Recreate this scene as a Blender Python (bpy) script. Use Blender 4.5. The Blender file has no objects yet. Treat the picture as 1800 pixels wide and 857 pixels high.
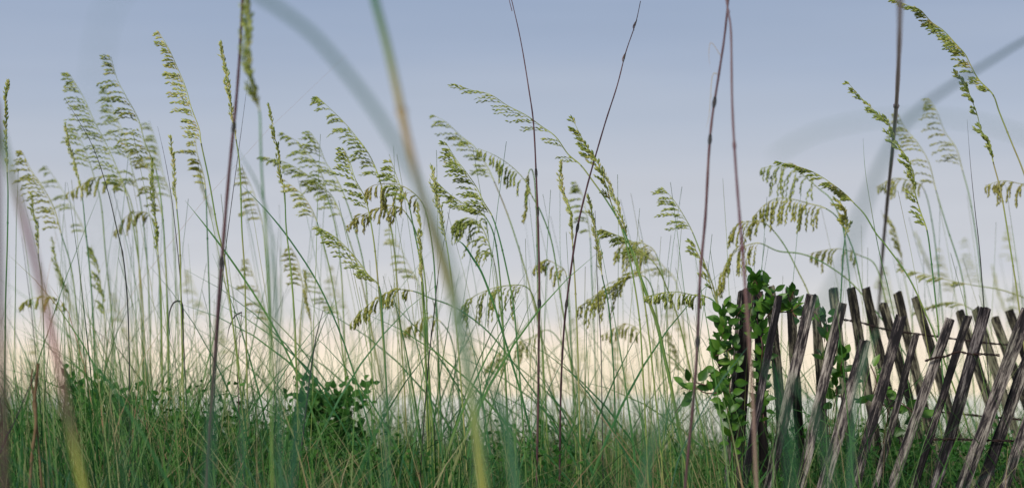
import bpy, math, random
import numpy as np
from mathutils import Vector, Matrix, noise as mnoise
random.seed(7)
RS = np.random.RandomState(7)
C = bpy.context.scene.collection
SC = bpy.context.scene
PI = math.pi

# ------------------------------------------------------------------ camera, sky, sun, exposure
F = 3500.0                       # focal length in photograph pixels (70 mm on a 36 mm sensor)
CAMZ = 0.9
PITCH = math.atan((695 - 428.5) / F)
cd = bpy.data.cameras.new('camera'); cam = bpy.data.objects.new('camera', cd); C.objects.link(cam)
cam.location = (0, 0, CAMZ); cam.rotation_euler = (PI / 2 + PITCH, 0, 0)
cd.lens = 70; cd.sensor_width = 36; cd.clip_start = 0.05; cd.clip_end = 20000
cd.dof.use_dof = True; cd.dof.focus_distance = 5.18; cd.dof.aperture_fstop = 2.4
SC.camera = cam
CP, SP = math.cos(PITCH), math.sin(PITCH)

def lin(r, g, b):
    f = lambda c: (c / 255 / 12.92) if c / 255 <= .04045 else ((c / 255 + .055) / 1.055) ** 2.4
    return (f(r), f(g), f(b), 1)

SUN_EL, SUN_AZ = math.radians(34), math.radians(212)   # low soft light from behind and left of the viewer
world = bpy.data.worlds.new("World"); SC.world = world; world.use_nodes = True
wt = world.node_tree; wn = wt.nodes; wl = wt.links
for n in list(wn): wn.remove(n)
wo = wn.new('ShaderNodeOutputWorld'); bg = wn.new('ShaderNodeBackground'); wl.new(bg.outputs[0], wo.inputs[0])
bg.inputs[1].default_value = 0.1
sky = wn.new('ShaderNodeTexSky'); sky.sky_type = 'NISHITA'; sky.sun_disc = False
sky.sun_elevation = SUN_EL; sky.sun_rotation = SUN_AZ
tc = wn.new('ShaderNodeTexCoord'); sep = wn.new('ShaderNodeSeparateXYZ'); wl.new(tc.outputs['Generated'], sep.inputs[0])
mp = wn.new('ShaderNodeMapping'); mp.inputs['Scale'].default_value = (2.4, 2.4, 20.0); wl.new(tc.outputs['Generated'], mp.inputs[0])
nz = wn.new('ShaderNodeTexNoise'); nz.inputs['Scale'].default_value = 1.6; nz.inputs['Detail'].default_value = 3; wl.new(mp.outputs[0], nz.inputs['Vector'])
m1 = wn.new('ShaderNodeMath'); m1.operation = 'MULTIPLY_ADD'; m1.inputs[1].default_value = 0.044; m1.inputs[2].default_value = -0.022
wl.new(nz.outputs['Fac'], m1.inputs[0])
m2 = wn.new('ShaderNodeMath'); m2.operation = 'ADD'; wl.new(sep.outputs['Z'], m2.inputs[0]); wl.new(m1.outputs[0], m2.inputs[1])
m3 = wn.new('ShaderNodeMath'); m3.operation = 'MULTIPLY'; m3.inputs[1].default_value = 2.5; wl.new(m2.outputs[0], m3.inputs[0])
cr = wn.new('ShaderNodeValToRGB'); wl.new(m3.outputs[0], cr.inputs[0])
# veil of thin evening cloud: cream at the horizon, lavender grey, slate blue higher up
stops = [(0.0, (253, 236, 208)), (.042, (255, 240, 216)), (.070, (250, 235, 219)), (.092, (234, 226, 219)), (.115, (217, 216, 217)), (.155, (205, 207, 214)),
         (.245, (195, 199, 209)), (.352, (178, 188, 205)), (.42, (166, 179, 201)), (.50, (153, 169, 195)), (1.0, (144, 161, 190))]
el = cr.color_ramp.elements
el[0].position, el[0].color = stops[0][0], lin(*stops[0][1])
el[1].position, el[1].color = stops[-1][0], lin(*stops[-1][1])
for p, c in stops[1:-1]:
    e = el.new(p); e.color = lin(*c)
vm = wn.new('ShaderNodeVectorMath'); vm.operation = 'SCALE'; vm.inputs['Scale'].default_value = 10.0; wl.new(cr.outputs[0], vm.inputs[0])
mp2 = wn.new('ShaderNodeMapping'); mp2.inputs['Scale'].default_value = (4, 4, 70); mp2.inputs['Rotation'].default_value = (0, .06, 0); wl.new(tc.outputs['Generated'], mp2.inputs[0])
nz2 = wn.new('ShaderNodeTexNoise'); nz2.inputs['Scale'].default_value = 1.4; nz2.inputs['Detail'].default_value = 4; wl.new(mp2.outputs[0], nz2.inputs['Vector'])
m4 = wn.new('ShaderNodeMath'); m4.operation = 'MULTIPLY_ADD'; m4.inputs[1].default_value = .9; m4.inputs[2].default_value = 9.65; wl.new(nz2.outputs['Fac'], m4.inputs[0]); wl.new(m4.outputs[0], vm.inputs['Scale'])
mx = wn.new('ShaderNodeMix'); mx.data_type = 'RGBA'; mx.inputs[0].default_value = 0.97
wl.new(sky.outputs[0], mx.inputs[6]); wl.new(vm.outputs[0], mx.inputs[7]); wl.new(mx.outputs[2], bg.inputs[0])

sd = bpy.data.lights.new('sun', 'SUN'); sd.energy = 3.8; sd.angle = math.radians(14); sd.color = (1, .93, .84)
so = bpy.data.objects.new('sun', sd); C.objects.link(so)
sdir = Vector((math.sin(SUN_AZ) * math.cos(SUN_EL), math.cos(SUN_AZ) * math.cos(SUN_EL), math.sin(SUN_EL)))
so.rotation_euler = sdir.to_track_quat('Z', 'Y').to_euler()
SC.view_settings.view_transform = 'Standard'; SC.view_settings.look = 'None'
SC.view_settings.exposure = 0; SC.view_settings.gamma = 1
SC.cycles.use_denoising = True
SC.cycles.max_bounces = 6; SC.cycles.transparent_max_bounces = 4; SC.cycles.transmission_bounces = 3

# ------------------------------------------------------------------ helpers
def W(px, py, d):
    """world point seen at photograph pixel px, py at distance d along the view axis"""
    x = (px - 900) / F * d; y = (428.5 - py) / F * d
    return Vector((x, CP * d - SP * y, CAMZ + SP * d + CP * y))

def ground_z(x, y):
    drop = min(1.0, max(0.0, (y - 11.5) / 9.0)); drop = drop * drop * (3 - 2 * drop)
    return 0.05 * math.sin(x * 1.7 + y * .6) + 0.04 * math.sin(y * 1.3 - x * .8) - 2.55 * drop

def tag(o, label=None, cat=None, group=None, kind=None):
    if label: o['label'] = label
    if cat: o['category'] = cat
    if group: o['group'] = group
    if kind: o['kind'] = kind
    return o

def empty(name, loc):
    o = bpy.data.objects.new(name, None); C.objects.link(o); o.location = loc; o.empty_display_size = .05
    return o

class MB:
    def __init__(s): s.v = []; s.f = []
    def tube(s, pts, rad, n=5):
        base = len(s.v); N = len(pts)
        for i, p in enumerate(pts):
            t = (pts[min(i + 1, N - 1)] - pts[max(i - 1, 0)])
            t = t.normalized() if t.length > 1e-9 else Vector((0, 0, 1))
            a = t.cross(Vector((0, 1, .13))); a.normalize(); b = t.cross(a)
            r = rad[i]
            for k in range(n):
                w = 2 * PI * k / n
                s.v.append(p + a * (math.cos(w) * r) + b * (math.sin(w) * r))
        for i in range(N - 1):
            for k in range(n):
                k2 = (k + 1) % n
                s.f.append((base + i * n + k, base + i * n + k2, base + (i + 1) * n + k2, base + (i + 1) * n + k))
        s.f.append(tuple(base + k for k in range(n))); s.f.append(tuple(base + (N - 1) * n + n - 1 - k for k in range(n)))
    def ribbon(s, pts, wid, nrm, fold=.25):
        """a leaf blade folded along its midrib"""
        base = len(s.v); N = len(pts)
        for i, p in enumerate(pts):
            t = (pts[min(i + 1, N - 1)] - pts[max(i - 1, 0)]).normalized()
            a = t.cross(nrm); a = a.normalized() if a.length > 1e-6 else Vector((1, 0, 0))
            b = a.cross(t)
            s.v += [p - a * wid[i] / 2 + b * wid[i] * fold, p.copy(), p + a * wid[i] / 2 + b * wid[i] * fold]
        for i in range(N - 1):
            q = base + 3 * i
            s.f.append((q, q + 1, q + 4, q + 3)); s.f.append((q + 1, q + 2, q + 5, q + 4))
    def spikelet(s, p, d, side, L, w, th=.45):
        """flat pointed oat spikelet: two rings between two tips"""
        d = d.normalized(); a = side - d * side.dot(d)
        a = a.normalized() if a.length > 1e-6 else d.orthogonal().normalized()
        b = d.cross(a); q = len(s.v)
        s.v.append(p.copy())
        for u, ww in ((.28, .85), (.6, 1.0)):
            c = p + d * L * u
            s.v += [c + a * w * ww / 2, c + b * w * th * ww / 2, c - a * w * ww / 2, c - b * w * th * ww / 2]
        s.v.append(p + d * L)
        for k in range(4):
            k2 = (k + 1) % 4
            s.f.append((q, q + 1 + k2, q + 1 + k)); s.f.append((q + 1 + k, q + 1 + k2, q + 5 + k2, q + 5 + k)); s.f.append((q + 5 + k, q + 5 + k2, q + 9))
    def build(s, name, mat, parent=None, smooth=True, org=None):
        me = bpy.data.meshes.new(name)
        if org is not None: vs = [(v[0] - org[0], v[1] - org[1], v[2] - org[2]) for v in s.v]
        else: vs = [tuple(v) for v in s.v]
        me.from_pydata(vs, [], s.f); me.materials.append(mat)
        if smooth: me.polygons.foreach_set('use_smooth', [True] * len(me.polygons))
        o = bpy.data.objects.new(name, me); C.objects.link(o)
        if parent is not None: o.parent = parent
        return o

def spline(pts, seg=6):
    """Catmull-Rom through points (Vectors)"""
    P = [pts[0] * 2 - pts[1]] + list(pts) + [pts[-1] * 2 - pts[-2]]
    out = []
    for i in range(1, len(P) - 2):
        for k in range(seg):
            t = k / seg
            a, b, c, d = P[i - 1], P[i], P[i + 1], P[i + 2]
            out.append(.5 * ((2 * b) + (c - a) * t + (2 * a - 5 * b + 4 * c - d) * t * t + (3 * b - a - 3 * c + d) * t ** 3))
    out.append(pts[-1].copy()); return out

def to_ground(pts):
    """carry a stem on below the picture's edge down to the sand"""
    p = pts[-1]; t = (pts[-1] - pts[-2]).normalized()
    if t.z > -.3: t = Vector((t.x, t.y, -.6)).normalized()
    g = ground_z(p.x, p.y) - .03; h = p.z - g
    if h <= .02: return pts
    n = 5; sx = t.x / -t.z; sy = t.y / -t.z; q = p.copy(); out = list(pts)
    for i in range(n):
        k = (1 - (i + 1) / n) * .9 + .1
        q = Vector((q.x + sx * h / n * k, q.y + sy * h / n * k, q.z - h / n)); out.append(q)
    return out

def rnd(a, b): return random.uniform(a, b)

# ------------------------------------------------------------------ materials
def nodes(name):
    m = bpy.data.materials.new(name); m.use_nodes = True; nt = m.node_tree
    return m, nt, nt.nodes, nt.links, nt.nodes['Principled BSDF']

def ramp(nt, cols):
    r = nt.nodes.new('ShaderNodeValToRGB'); e = r.color_ramp.elements
    e[0].position, e[0].color = cols[0][0], (*cols[0][1], 1); e[1].position, e[1].color = cols[-1][0], (*cols[-1][1], 1)
    for p, c in cols[1:-1]:
        q = e.new(p); q.color = (*c, 1)
    return r

def plant_mat(name, cols, rough=.5, trans=.35, nscale=(9, 9, 4), island=.5, objr=.3, spec=.18, bump=0):
    """leafy surface: colour drifts along the piece, from piece to piece and from plant to plant; light comes through it"""
    m, nt, N, L, P = nodes(name)
    tcn = N.new('ShaderNodeTexCoord'); mpn = N.new('ShaderNodeMapping'); mpn.inputs['Scale'].default_value = nscale
    L.new(tcn.outputs['Object'], mpn.inputs[0]); nn = N.new('ShaderNodeTexNoise'); nn.inputs['Scale'].default_value = 1; nn.inputs['Detail'].default_value = 3
    L.new(mpn.outputs[0], nn.inputs['Vector'])
    g = N.new('ShaderNodeNewGeometry'); oi = N.new('ShaderNodeObjectInfo')
    a = N.new('ShaderNodeMath'); a.operation = 'MULTIPLY_ADD'; L.new(g.outputs['Random Per Island'], a.inputs[0]); a.inputs[1].default_value = island
    nb = N.new('ShaderNodeMath'); nb.operation = 'MULTIPLY_ADD'; L.new(nn.outputs['Fac'], nb.inputs[0]); nb.inputs[1].default_value = 1.3
    nb.inputs[2].default_value = -.15 - island / 2 - objr / 2
    b = N.new('ShaderNodeMath'); b.operation = 'MULTIPLY_ADD'; L.new(oi.outputs['Random'], b.inputs[0]); b.inputs[1].default_value = objr
    L.new(nb.outputs[0], a.inputs[2]); L.new(a.outputs[0], b.inputs[2])
    r = ramp(nt, cols); L.new(b.outputs[0], r.inputs[0]); L.new(r.outputs[0], P.inputs['Base Color'])
    P.inputs['Roughness'].default_value = rough; P.inputs['Specular IOR Level'].default_value = spec
    if trans > 0:
        t = N.new('ShaderNodeBsdfTranslucent'); L.new(r.outputs[0], t.inputs[0]); mxs = N.new('ShaderNodeMixShader'); mxs.inputs[0].default_value = trans
        L.new(P.outputs[0], mxs.inputs[1]); L.new(t.outputs[0], mxs.inputs[2]); L.new(mxs.outputs[0], N['Material Output'].inputs[0])
    return m

M = {}
M['stem'] = plant_mat('stem_green', [(0, (.045, .16, .06)), (.35, (.08, .21, .07)), (.6, (.22, .32, .08)), (.8, (.34, .35, .13)), (1, (.22, .15, .10))], .35, .15, (3, 3, 5), 0, .5)
M['leaf'] = plant_mat('leaf_green', [(0, (.020, .095, .038)), (.4, (.045, .165, .055)), (.7, (.12, .26, .07)), (.88, (.30, .33, .14)), (1, (.30, .21, .12))], .42, .35, (3, 3, 4), .45, .45)
M['pale'] = plant_mat('oat_pale', [(0, (.34, .42, .11)), (.4, (.52, .57, .20)), (.75, (.70, .70, .32)), (1, (.60, .52, .26))], .55, .5, (40, 40, 40), .7, .15)
M['green'] = plant_mat('oat_green', [(0, (.17, .26, .05)), (.4, (.36, .43, .11)), (.75, (.56, .62, .20)), (1, (.56, .55, .20))], .55, .5, (40, 40, 40), .7, .15)
M['dark'] = plant_mat('oat_dark', [(0, (.13, .19, .04)), (.4, (.28, .35, .08)), (.75, (.46, .49, .14)), (1, (.55, .47, .20))], .55, .4, (40, 40, 40), .7, .15)
M['olive'] = plant_mat('oat_olive', [(0, (.22, .27, .05)), (.4, (.43, .45, .10)), (.75, (.62, .62, .20)), (1, (.52, .46, .16))], .6, .5, (40, 40, 40), .7, .15)
M['brown'] = plant_mat('oat_brown', [(0, (.19, .18, .05)), (.4, (.37, .35, .10)), (.7, (.50, .51, .16)), (1, (.38, .30, .12))], .6, .4, (40, 40, 40), .7, .15)
M['mauve'] = plant_mat('dead_stem_mauve', [(0, (.02, .010, .015)), (.4, (.055, .026, .034)), (.7, (.11, .058, .062)), (1, (.22, .14, .11))], .45, 0, (2, 2, 7), 0, .3)
M['black'] = plant_mat('dead_stem_dark', [(0, (.018, .016, .022)), (.5, (.035, .035, .035)), (1, (.08, .07, .05))], .5, 0, (2, 2, 7), 0, .3)
M['straw'] = plant_mat('straw', [(0, (.20, .12, .06)), (.5, (.34, .25, .13)), (1, (.40, .34, .18))], .5, .15, (3, 3, 6), .3, .3)
M['vine_leaf'] = plant_mat('vine_leaf', [(0, (.010, .040, .006)), (.4, (.030, .105, .010)), (.75, (.09, .22, .02)), (.95, (.18, .30, .05)), (1, (.25, .12, .06))], .42, .4, (25, 25, 25), .2, .5, .45)
M['weed'] = plant_mat('weed_leaf', [(0, (.014, .062, .010)), (.5, (.036, .125, .020)), (1, (.10, .22, .035))], .5, .3, (15, 15, 15), .5, .3)
M['grass'] = plant_mat('grass_blades', [(0, (.008, .045, .011)), (.3, (.026, .115, .024)), (.6, (.085, .22, .042)), (.78, (.20, .29, .11)), (.9, (.34, .33, .16)), (1, (.36, .22, .13))], .4, .35, (2, 2, 2.5), .9, 0)
M['near'] = plant_mat('near_grass', [(0, (.018, .070, .045)), (.4, (.035, .115, .070)), (.75, (.07, .17, .09)), (1, (.20, .22, .10))], .4, .35, (2, 2, 3), .5, .3)
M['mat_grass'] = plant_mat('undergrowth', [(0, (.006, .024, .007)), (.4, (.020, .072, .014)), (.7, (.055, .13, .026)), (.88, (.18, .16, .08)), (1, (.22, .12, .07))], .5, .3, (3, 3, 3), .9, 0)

def graded(name, cols, rough=.45, trans=.2, lo=.6, hi=2.2):
    """a stalk whose colour changes with its height above the sand (sheath, node, ripe and green lengths)"""
    m, nt, N, L, P = nodes(name)
    tcn = N.new('ShaderNodeTexCoord'); sp_ = N.new('ShaderNodeSeparateXYZ'); L.new(tcn.outputs['Object'], sp_.inputs[0])
    mr = N.new('ShaderNodeMapRange'); mr.inputs[1].default_value = lo; mr.inputs[2].default_value = hi; L.new(sp_.outputs[2], mr.inputs[0])
    r = ramp(nt, cols); L.new(mr.outputs[0], r.inputs[0]); L.new(r.outputs[0], P.inputs['Base Color']); P.inputs['Roughness'].default_value = rough
    t = N.new('ShaderNodeBsdfTranslucent'); L.new(r.outputs[0], t.inputs[0]); mxs = N.new('ShaderNodeMixShader'); mxs.inputs[0].default_value = trans
    L.new(P.outputs[0], mxs.inputs[1]); L.new(t.outputs[0], mxs.inputs[2]); L.new(mxs.outputs[0], N['Material Output'].inputs[0])
    return m

def wood_mat(name='weathered_wood', tint=(1, 1, 1), shift=0.0):
    m, nt, N, L, P = nodes(name)
    tcn = N.new('ShaderNodeTexCoord'); oi = N.new('ShaderNodeObjectInfo')
    off = N.new('ShaderNodeVectorMath'); off.operation = 'MULTIPLY_ADD'; L.new(oi.outputs['Random'], off.inputs[0]); off.inputs[1].default_value = (7, 7, 7)
    L.new(tcn.outputs['Object'], off.inputs[2])
    def nz_(scale, det, rough=.6):
        mpn = N.new('ShaderNodeMapping'); mpn.inputs['Scale'].default_value = scale; L.new(off.outputs[0], mpn.inputs[0])
        n_ = N.new('ShaderNodeTexNoise'); n_.inputs['Scale'].default_value = 1; n_.inputs['Detail'].default_value = det; n_.inputs['Roughness'].default_value = rough
        L.new(mpn.outputs[0], n_.inputs['Vector']); return n_
    grain = nz_((380, 380, 13), 6, .65); patch = nz_((120, 120, 17), 5, .75); blot = nz_((40, 40, 5), 3); alg = nz_((10, 10, 4), 3)
    a = N.new('ShaderNodeMath'); a.operation = 'MULTIPLY_ADD'; L.new(grain.outputs['Fac'], a.inputs[0]); a.inputs[1].default_value = .75
    b = N.new('ShaderNodeMath'); b.operation = 'MULTIPLY_ADD'; L.new(patch.outputs['Fac'], b.inputs[0]); b.inputs[1].default_value = 1.25
    c = N.new('ShaderNodeMath'); c.operation = 'MULTIPLY_ADD'; L.new(blot.outputs['Fac'], c.inputs[0]); c.inputs[1].default_value = .9; 
    d = N.new('ShaderNodeMath'); d.operation = 'MULTIPLY_ADD'; L.new(oi.outputs['Random'], d.inputs[0]); d.inputs[1].default_value = .16; d.inputs[2].default_value = -1.065 + shift
    L.new(d.outputs[0], c.inputs[2]); L.new(c.outputs[0], b.inputs[2]); L.new(b.outputs[0], a.inputs[2])
    r = ramp(nt, [(p, tuple(c_ * t_ for c_, t_ in zip(c, tint))) for p, c in [(.33, (.010, .009, .011)), (.45, (.038, .032, .035)), (.52, (.12, .102, .094)), (.62, (.26, .232, .208)), (.82, (.46, .42, .375))]])
    L.new(a.outputs[0], r.inputs[0])
    ar = N.new('ShaderNodeMapRange'); ar.inputs[1].default_value = .5; ar.inputs[2].default_value = .75; ar.inputs[4].default_value = .55; L.new(alg.outputs['Fac'], ar.inputs[0])
    mxc = N.new('ShaderNodeMix'); mxc.data_type = 'RGBA'; mxc.blend_type = 'MULTIPLY'; L.new(ar.outputs[0], mxc.inputs[0]); L.new(r.outputs[0], mxc.inputs[6]); mxc.inputs[7].default_value = (.45, .68, .40, 1)
    L.new(mxc.outputs[2], P.inputs['Base Color']); P.inputs['Roughness'].default_value = .85; P.inputs['Specular IOR Level'].default_value = .2
    bp = N.new('ShaderNodeBump'); bp.inputs['Strength'].default_value = .9; bp.inputs['Distance'].default_value = .003; L.new(a.outputs[0], bp.inputs['Height']); L.new(bp.outputs[0], P.inputs['Normal'])
    return m
M['wood'] = wood_mat()
M['wood_dark'] = wood_mat('black_streaked_wood', (.75, .75, .82), -.13)
M['wood_rear'] = wood_mat('dark_greenish_wood', (.66, .70, .54), -.01)  # same wood, darker and greener for the rear slats
def dark_wood():
    m, nt, N, L, P = nodes('dark_damp_wood')
    tcn = N.new('ShaderNodeTexCoord'); mpn = N.new('ShaderNodeMapping'); mpn.inputs['Scale'].default_value = (140, 140, 7); L.new(tcn.outputs['Object'], mpn.inputs[0])
    n_ = N.new('ShaderNodeTexNoise'); n_.inputs['Scale'].default_value = 1; n_.inputs['Detail'].default_value = 5; L.new(mpn.outputs[0], n_.inputs['Vector'])
    r = ramp(nt, [(.35, (.010, .008, .008)), (.55, (.035, .024, .022)), (.68, (.10, .075, .07)), (.8, (.24, .20, .19))]); L.new(n_.outputs['Fac'], r.inputs[0])
    L.new(r.outputs[0], P.inputs['Base Color']); P.inputs['Roughness'].default_value = .85
    bp = N.new('ShaderNodeBump'); bp.inputs['Strength'].default_value = .8; bp.inputs['Distance'].default_value = .004; L.new(n_.outputs['Fac'], bp.inputs['Height']); L.new(bp.outputs[0], P.inputs['Normal'])
    return m
M['dark_wood'] = dark_wood()
def simple(name, cols, scale, rough, bump=.3, dist=.01, metallic=0):
    m, nt, N, L, P = nodes(name); tcn = N.new('ShaderNodeTexCoord'); n_ = N.new('ShaderNodeTexNoise'); n_.inputs['Scale'].default_value = scale; n_.inputs['Detail'].default_value = 5
    L.new(tcn.outputs['Object'], n_.inputs['Vector']); r = ramp(nt, cols); L.new(n_.outputs['Fac'], r.inputs[0]); L.new(r.outputs[0], P.inputs['Base Color'])
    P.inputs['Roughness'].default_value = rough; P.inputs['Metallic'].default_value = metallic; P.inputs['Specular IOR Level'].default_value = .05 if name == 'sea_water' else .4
    bp = N.new('ShaderNodeBump'); bp.inputs['Strength'].default_value = bump; bp.inputs['Distance'].default_value = dist; L.new(n_.outputs['Fac'], bp.inputs['Height']); L.new(bp.outputs[0], P.inputs['Normal'])
    return m
M['wire'] = simple('rusty_wire', [(.3, (.008, .005, .005)), (.7, (.035, .016, .012))], 60, .75, metallic=.3)
M['sand'] = simple('dune_sand', [(.3, (.30, .26, .20)), (.7, (.46, .41, .33))], 6, .95)
M['water'] = simple('sea_water', [(.38, (.74, .71, .58)), (.58, (.94, .88, .70))], .05, .6, .04, .10)  # sky reflection at the horizon put into the pale cream base colour
M['vine_stem'] = simple('vine_stem', [(.3, (.05, .025, .02)), (.7, (.13, .07, .04))], 40, .6)

# ------------------------------------------------------------------ setting
gx = sorted(set(list(np.linspace(-7, 7, 57)) + [-2000, -500, -120, -40, -15, 15, 40, 120, 500, 2000]))
gy = [-60, -15, -4] + list(np.linspace(-1, 24, 101)) + [32, 60, 90]
V = [(x, y, ground_z(x, y) if abs(x) < 9 else ground_z(math.copysign(9, x), y)) for y in gy for x in gx]
nx = len(gx); Fc = [(j * nx + i, j * nx + i + 1, (j + 1) * nx + i + 1, (j + 1) * nx + i) for j in range(len(gy) - 1) for i in range(nx - 1)]
mb = MB(); mb.v = [Vector(v) for v in V]; mb.f = Fc
tag(mb.build('sand_dune', M['sand']), 'pale sand dune falling away to the beach', kind='structure')
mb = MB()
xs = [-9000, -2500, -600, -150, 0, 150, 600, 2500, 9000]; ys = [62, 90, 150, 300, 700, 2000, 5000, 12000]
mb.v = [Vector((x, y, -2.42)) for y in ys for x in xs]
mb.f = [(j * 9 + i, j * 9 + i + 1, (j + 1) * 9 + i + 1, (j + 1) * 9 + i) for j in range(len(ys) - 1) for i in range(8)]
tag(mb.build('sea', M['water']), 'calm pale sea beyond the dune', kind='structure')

# ------------------------------------------------------------------ sea oats
WIND = Vector((-1, 0, 0))
def seed_branch(p, T, side, L, nsp, s, droop, sl, sw, lift=0.0, thin=.0006, wk=.07):
    """one branchlet of a seed head: a wiry arc strung with flat spikelets"""
    mb = MB(); d = (T * (1 - s) + side * s).normalized(); n = 7; pts = [p.copy()]; q = p.copy()
    for i in range(n):
        d = (d + Vector((0, 0, -1)) * droop * (.35 + i / n) + WIND * wk + Vector((0, 0, lift))).normalized()
        q = q + d * L / n; pts.append(q.copy())
    mb.tube(pts, [thin] * len(pts), 3)
    for k in range(nsp):
        u = .14 + .86 * (k + rnd(-.2, .2)) / max(1, nsp - 1) if nsp > 1 else 1
        u = min(max(u, .12), 1.0); x = u * n; i = min(int(x), n - 1); c = pts[i].lerp(pts[i + 1], x - i); dd = (pts[i + 1] - pts[i]).normalized()
        perp = dd.cross(Vector((rnd(-.4, .4), 1, rnd(-.4, .4)))).normalized() * (1 if k % 2 else -1)
        dr = (dd + perp * rnd(.12, .42) + Vector((rnd(-.12, .12), rnd(-.3, .3), -.22 * droop * 2))).normalized()
        sz = rnd(.8, 1.15) * (1 - .25 * abs(u - .6))
        mb.spikelet(c, dr, Vector((rnd(-1, 1), rnd(-1, 1) * .7, rnd(-1, 1))), sl * sz, sw * sz)
    return mb

KINDS = {  #  s    droop  Lmax    n  nsp  sl     sw     spread
 'tight': dict(s=.17, droop=.0, L=.036, n=30, nsp=5, sl=.014, sw=.0048, spread=1.0, wind=.15),
 'comb':  dict(s=.40, droop=.12, L=.074, n=19, nsp=10, sl=.0155, sw=.0056, spread=.35, wind=1),
 'open':  dict(s=.48, droop=.04, L=.064, n=21, nsp=8, sl=.0145, sw=.0058, spread=.25, wind=1),
 'spray': dict(s=.50, droop=.05, L=.070, n=13, nsp=9, sl=.013, sw=.0042, spread=.2, wind=1),
 'thick': dict(s=.28, droop=.03, L=.045, n=26, nsp=7, sl=.016, sw=.0070, spread=.8, wind=.45),
 'droop': dict(s=.45, droop=.85, L=.086, n=23, nsp=11, sl=.0165, sw=.0062, spread=.6, wind=.2),
}
def blade_pts(root, top, bend, n=9):
    a = root; c = top; b = a.lerp(c, .55) + Vector((-bend.x * .35, -bend.y * .35, bend.length * .5)); out = []
    for i in range(n + 1):
        t = i / n; out.append(a * (1 - t) ** 2 + b * 2 * t * (1 - t) + c * t * t)
    return out

def sea_oats(d, kind, head, stem, label, mat='green', Ls=1.0, dens=1.0, leaves=2, stemmat='stem', group='sea oats stalks growing on the dune', r0=.0016, sub=True, cd_=0.0):
    k = KINDS[kind]
    h3 = [W(x, y, d + cd_) for x, y in head]; s3 = [W(x, y, d) for x, y in stem]
    h3 = [h3[0]] + [p + Vector((rnd(-.004, .004), rnd(-.02, .02), rnd(-.004, .004))) for p in h3[1:]]; h = spline(h3, 6); allp = spline(h3 + s3, 6)
    hn = (len(h3) - 1) * 6 + 1
    full = allp + to_ground(allp[-2:])[2:]
    root = full[-1].copy(); root.z = ground_z(root.x, root.y)
    e = empty('sea_oats', root); tag(e, label, 'sea oats', group)
    N = len(full); rad = [r0 * (.35 + .65 * min(1, i / (hn + 6))) * (1 + .35 * (i / N)) for i in range(N)]
    m = MB(); m.tube(full[hn - 1:], rad[hn - 1:], 6)
    # a node and the top of a leaf sheath on the stalk
    for fr in (.28, .62):
        i = hn + int((N - hn) * fr)
        if i < N - 2: m.tube([full[i], full[i].lerp(full[i + 1], .18)], [rad[i] * 1.5] * 2, 6)
    m.build('stem', M[stemmat], e, org=root)
    m = MB(); m.tube(full[:hn], rad[:hn], 5); hd = m.build('seed_head', M[mat if kind != 'tight' else 'pale'], e, org=root)
    hp = full[:hn]; total = sum((hp[i + 1] - hp[i]).length for i in range(len(hp) - 1))
    Ls = Ls * rnd(.82, 1.12); sv = rnd(.7, 1.3); dv = rnd(.6, 1.6)
    n = max(4, int(k['n'] * dens * min(1.5, max(.55, total / .26))))
    for j in range(n):
        u = (j + .3 + rnd(-.25, .25)) / n                            # 0 at tip, 1 at base
        u = min(max(u, .01), .99); x = u * (len(hp) - 1); i = min(int(x), len(hp) - 2)
        if random.random() < .14 and kind != 'tight': continue
        p = hp[i].lerp(hp[i + 1], x - i); T = (hp[i] - hp[i + 1]).normalized()
        prof = (.22 + .78 * min(1, u / .45)) * (1 - .25 * max(0, u - .75) / .25)
        L = k['L'] * Ls * prof * rnd(.55, 1.25)
        az = rnd(0, 2 * PI); rv = (T.orthogonal().normalized() if True else None); rv = (Matrix.Rotation(az, 3, T) @ rv)
        side = (WIND * k['wind'] + rv * k['spread'] + Vector((0, 0, -.15 * k['wind']))).normalized()
        nsp = max(2, int(round(k['nsp'] * (.35 + .65 * prof))))
        b = seed_branch(p, T, side, L, nsp, k['s'] * sv * rnd(.6, 1.25), k['droop'] * dv * rnd(.75, 1.25), k['sl'], k['sw'], wk=.16 * k['wind'] if kind != 'droop' else .03)
        b.build('seed_branch', M[mat], hd, org=root)
    # headless side shoots of the same clump
    for j in range(2 + (random.random() < .5) if (leaves > 0 and d > 4.5) else 0):
        hgt = rnd(1.1, 1.55); o_ = Vector((rnd(-.02, .02), rnd(-.02, .02), 0)); ln_ = rnd(-.20, .12)
        q = [root + o_ + Vector((ln_ * (t / 9) ** 2.2, 0, hgt * t / 9)) + Vector((rnd(-.002, .002), 0, 0)) for t in range(10)]
        ms = MB(); ms.tube(q, [rnd(.0011, .0017) * (1 - .6 * t / 9) for t in range(10)], 5); ms.build('side_shoot', M['stem'], e, org=root)
    # long narrow leaves from the foot of the stalk
    for j in range(leaves):
        az = rnd(-1, 1); hh = rnd(.85, 1.22); lean = Vector((rnd(-.7, .5), rnd(-.2, .2), 0))
        top = root + lean * 1.1 + Vector((0, 0, hh)); pts = blade_pts(root + Vector((rnd(-.01, .01), rnd(-.01, .01), 0)), top, lean, 10)
        w0 = rnd(.0032, .0065); n_ = len(pts)
        mbl = MB(); mbl.ribbon(pts, [w0 * (.7 + .5 * math.sin(PI * i / n_)) * (1 - (i / (n_ - 1)) ** 3) + .0004 for i in range(n_)], Vector((az, 1, 0)), .2)
        mbl.build('leaf', M['leaf'], e, org=root)
    return e

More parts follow.
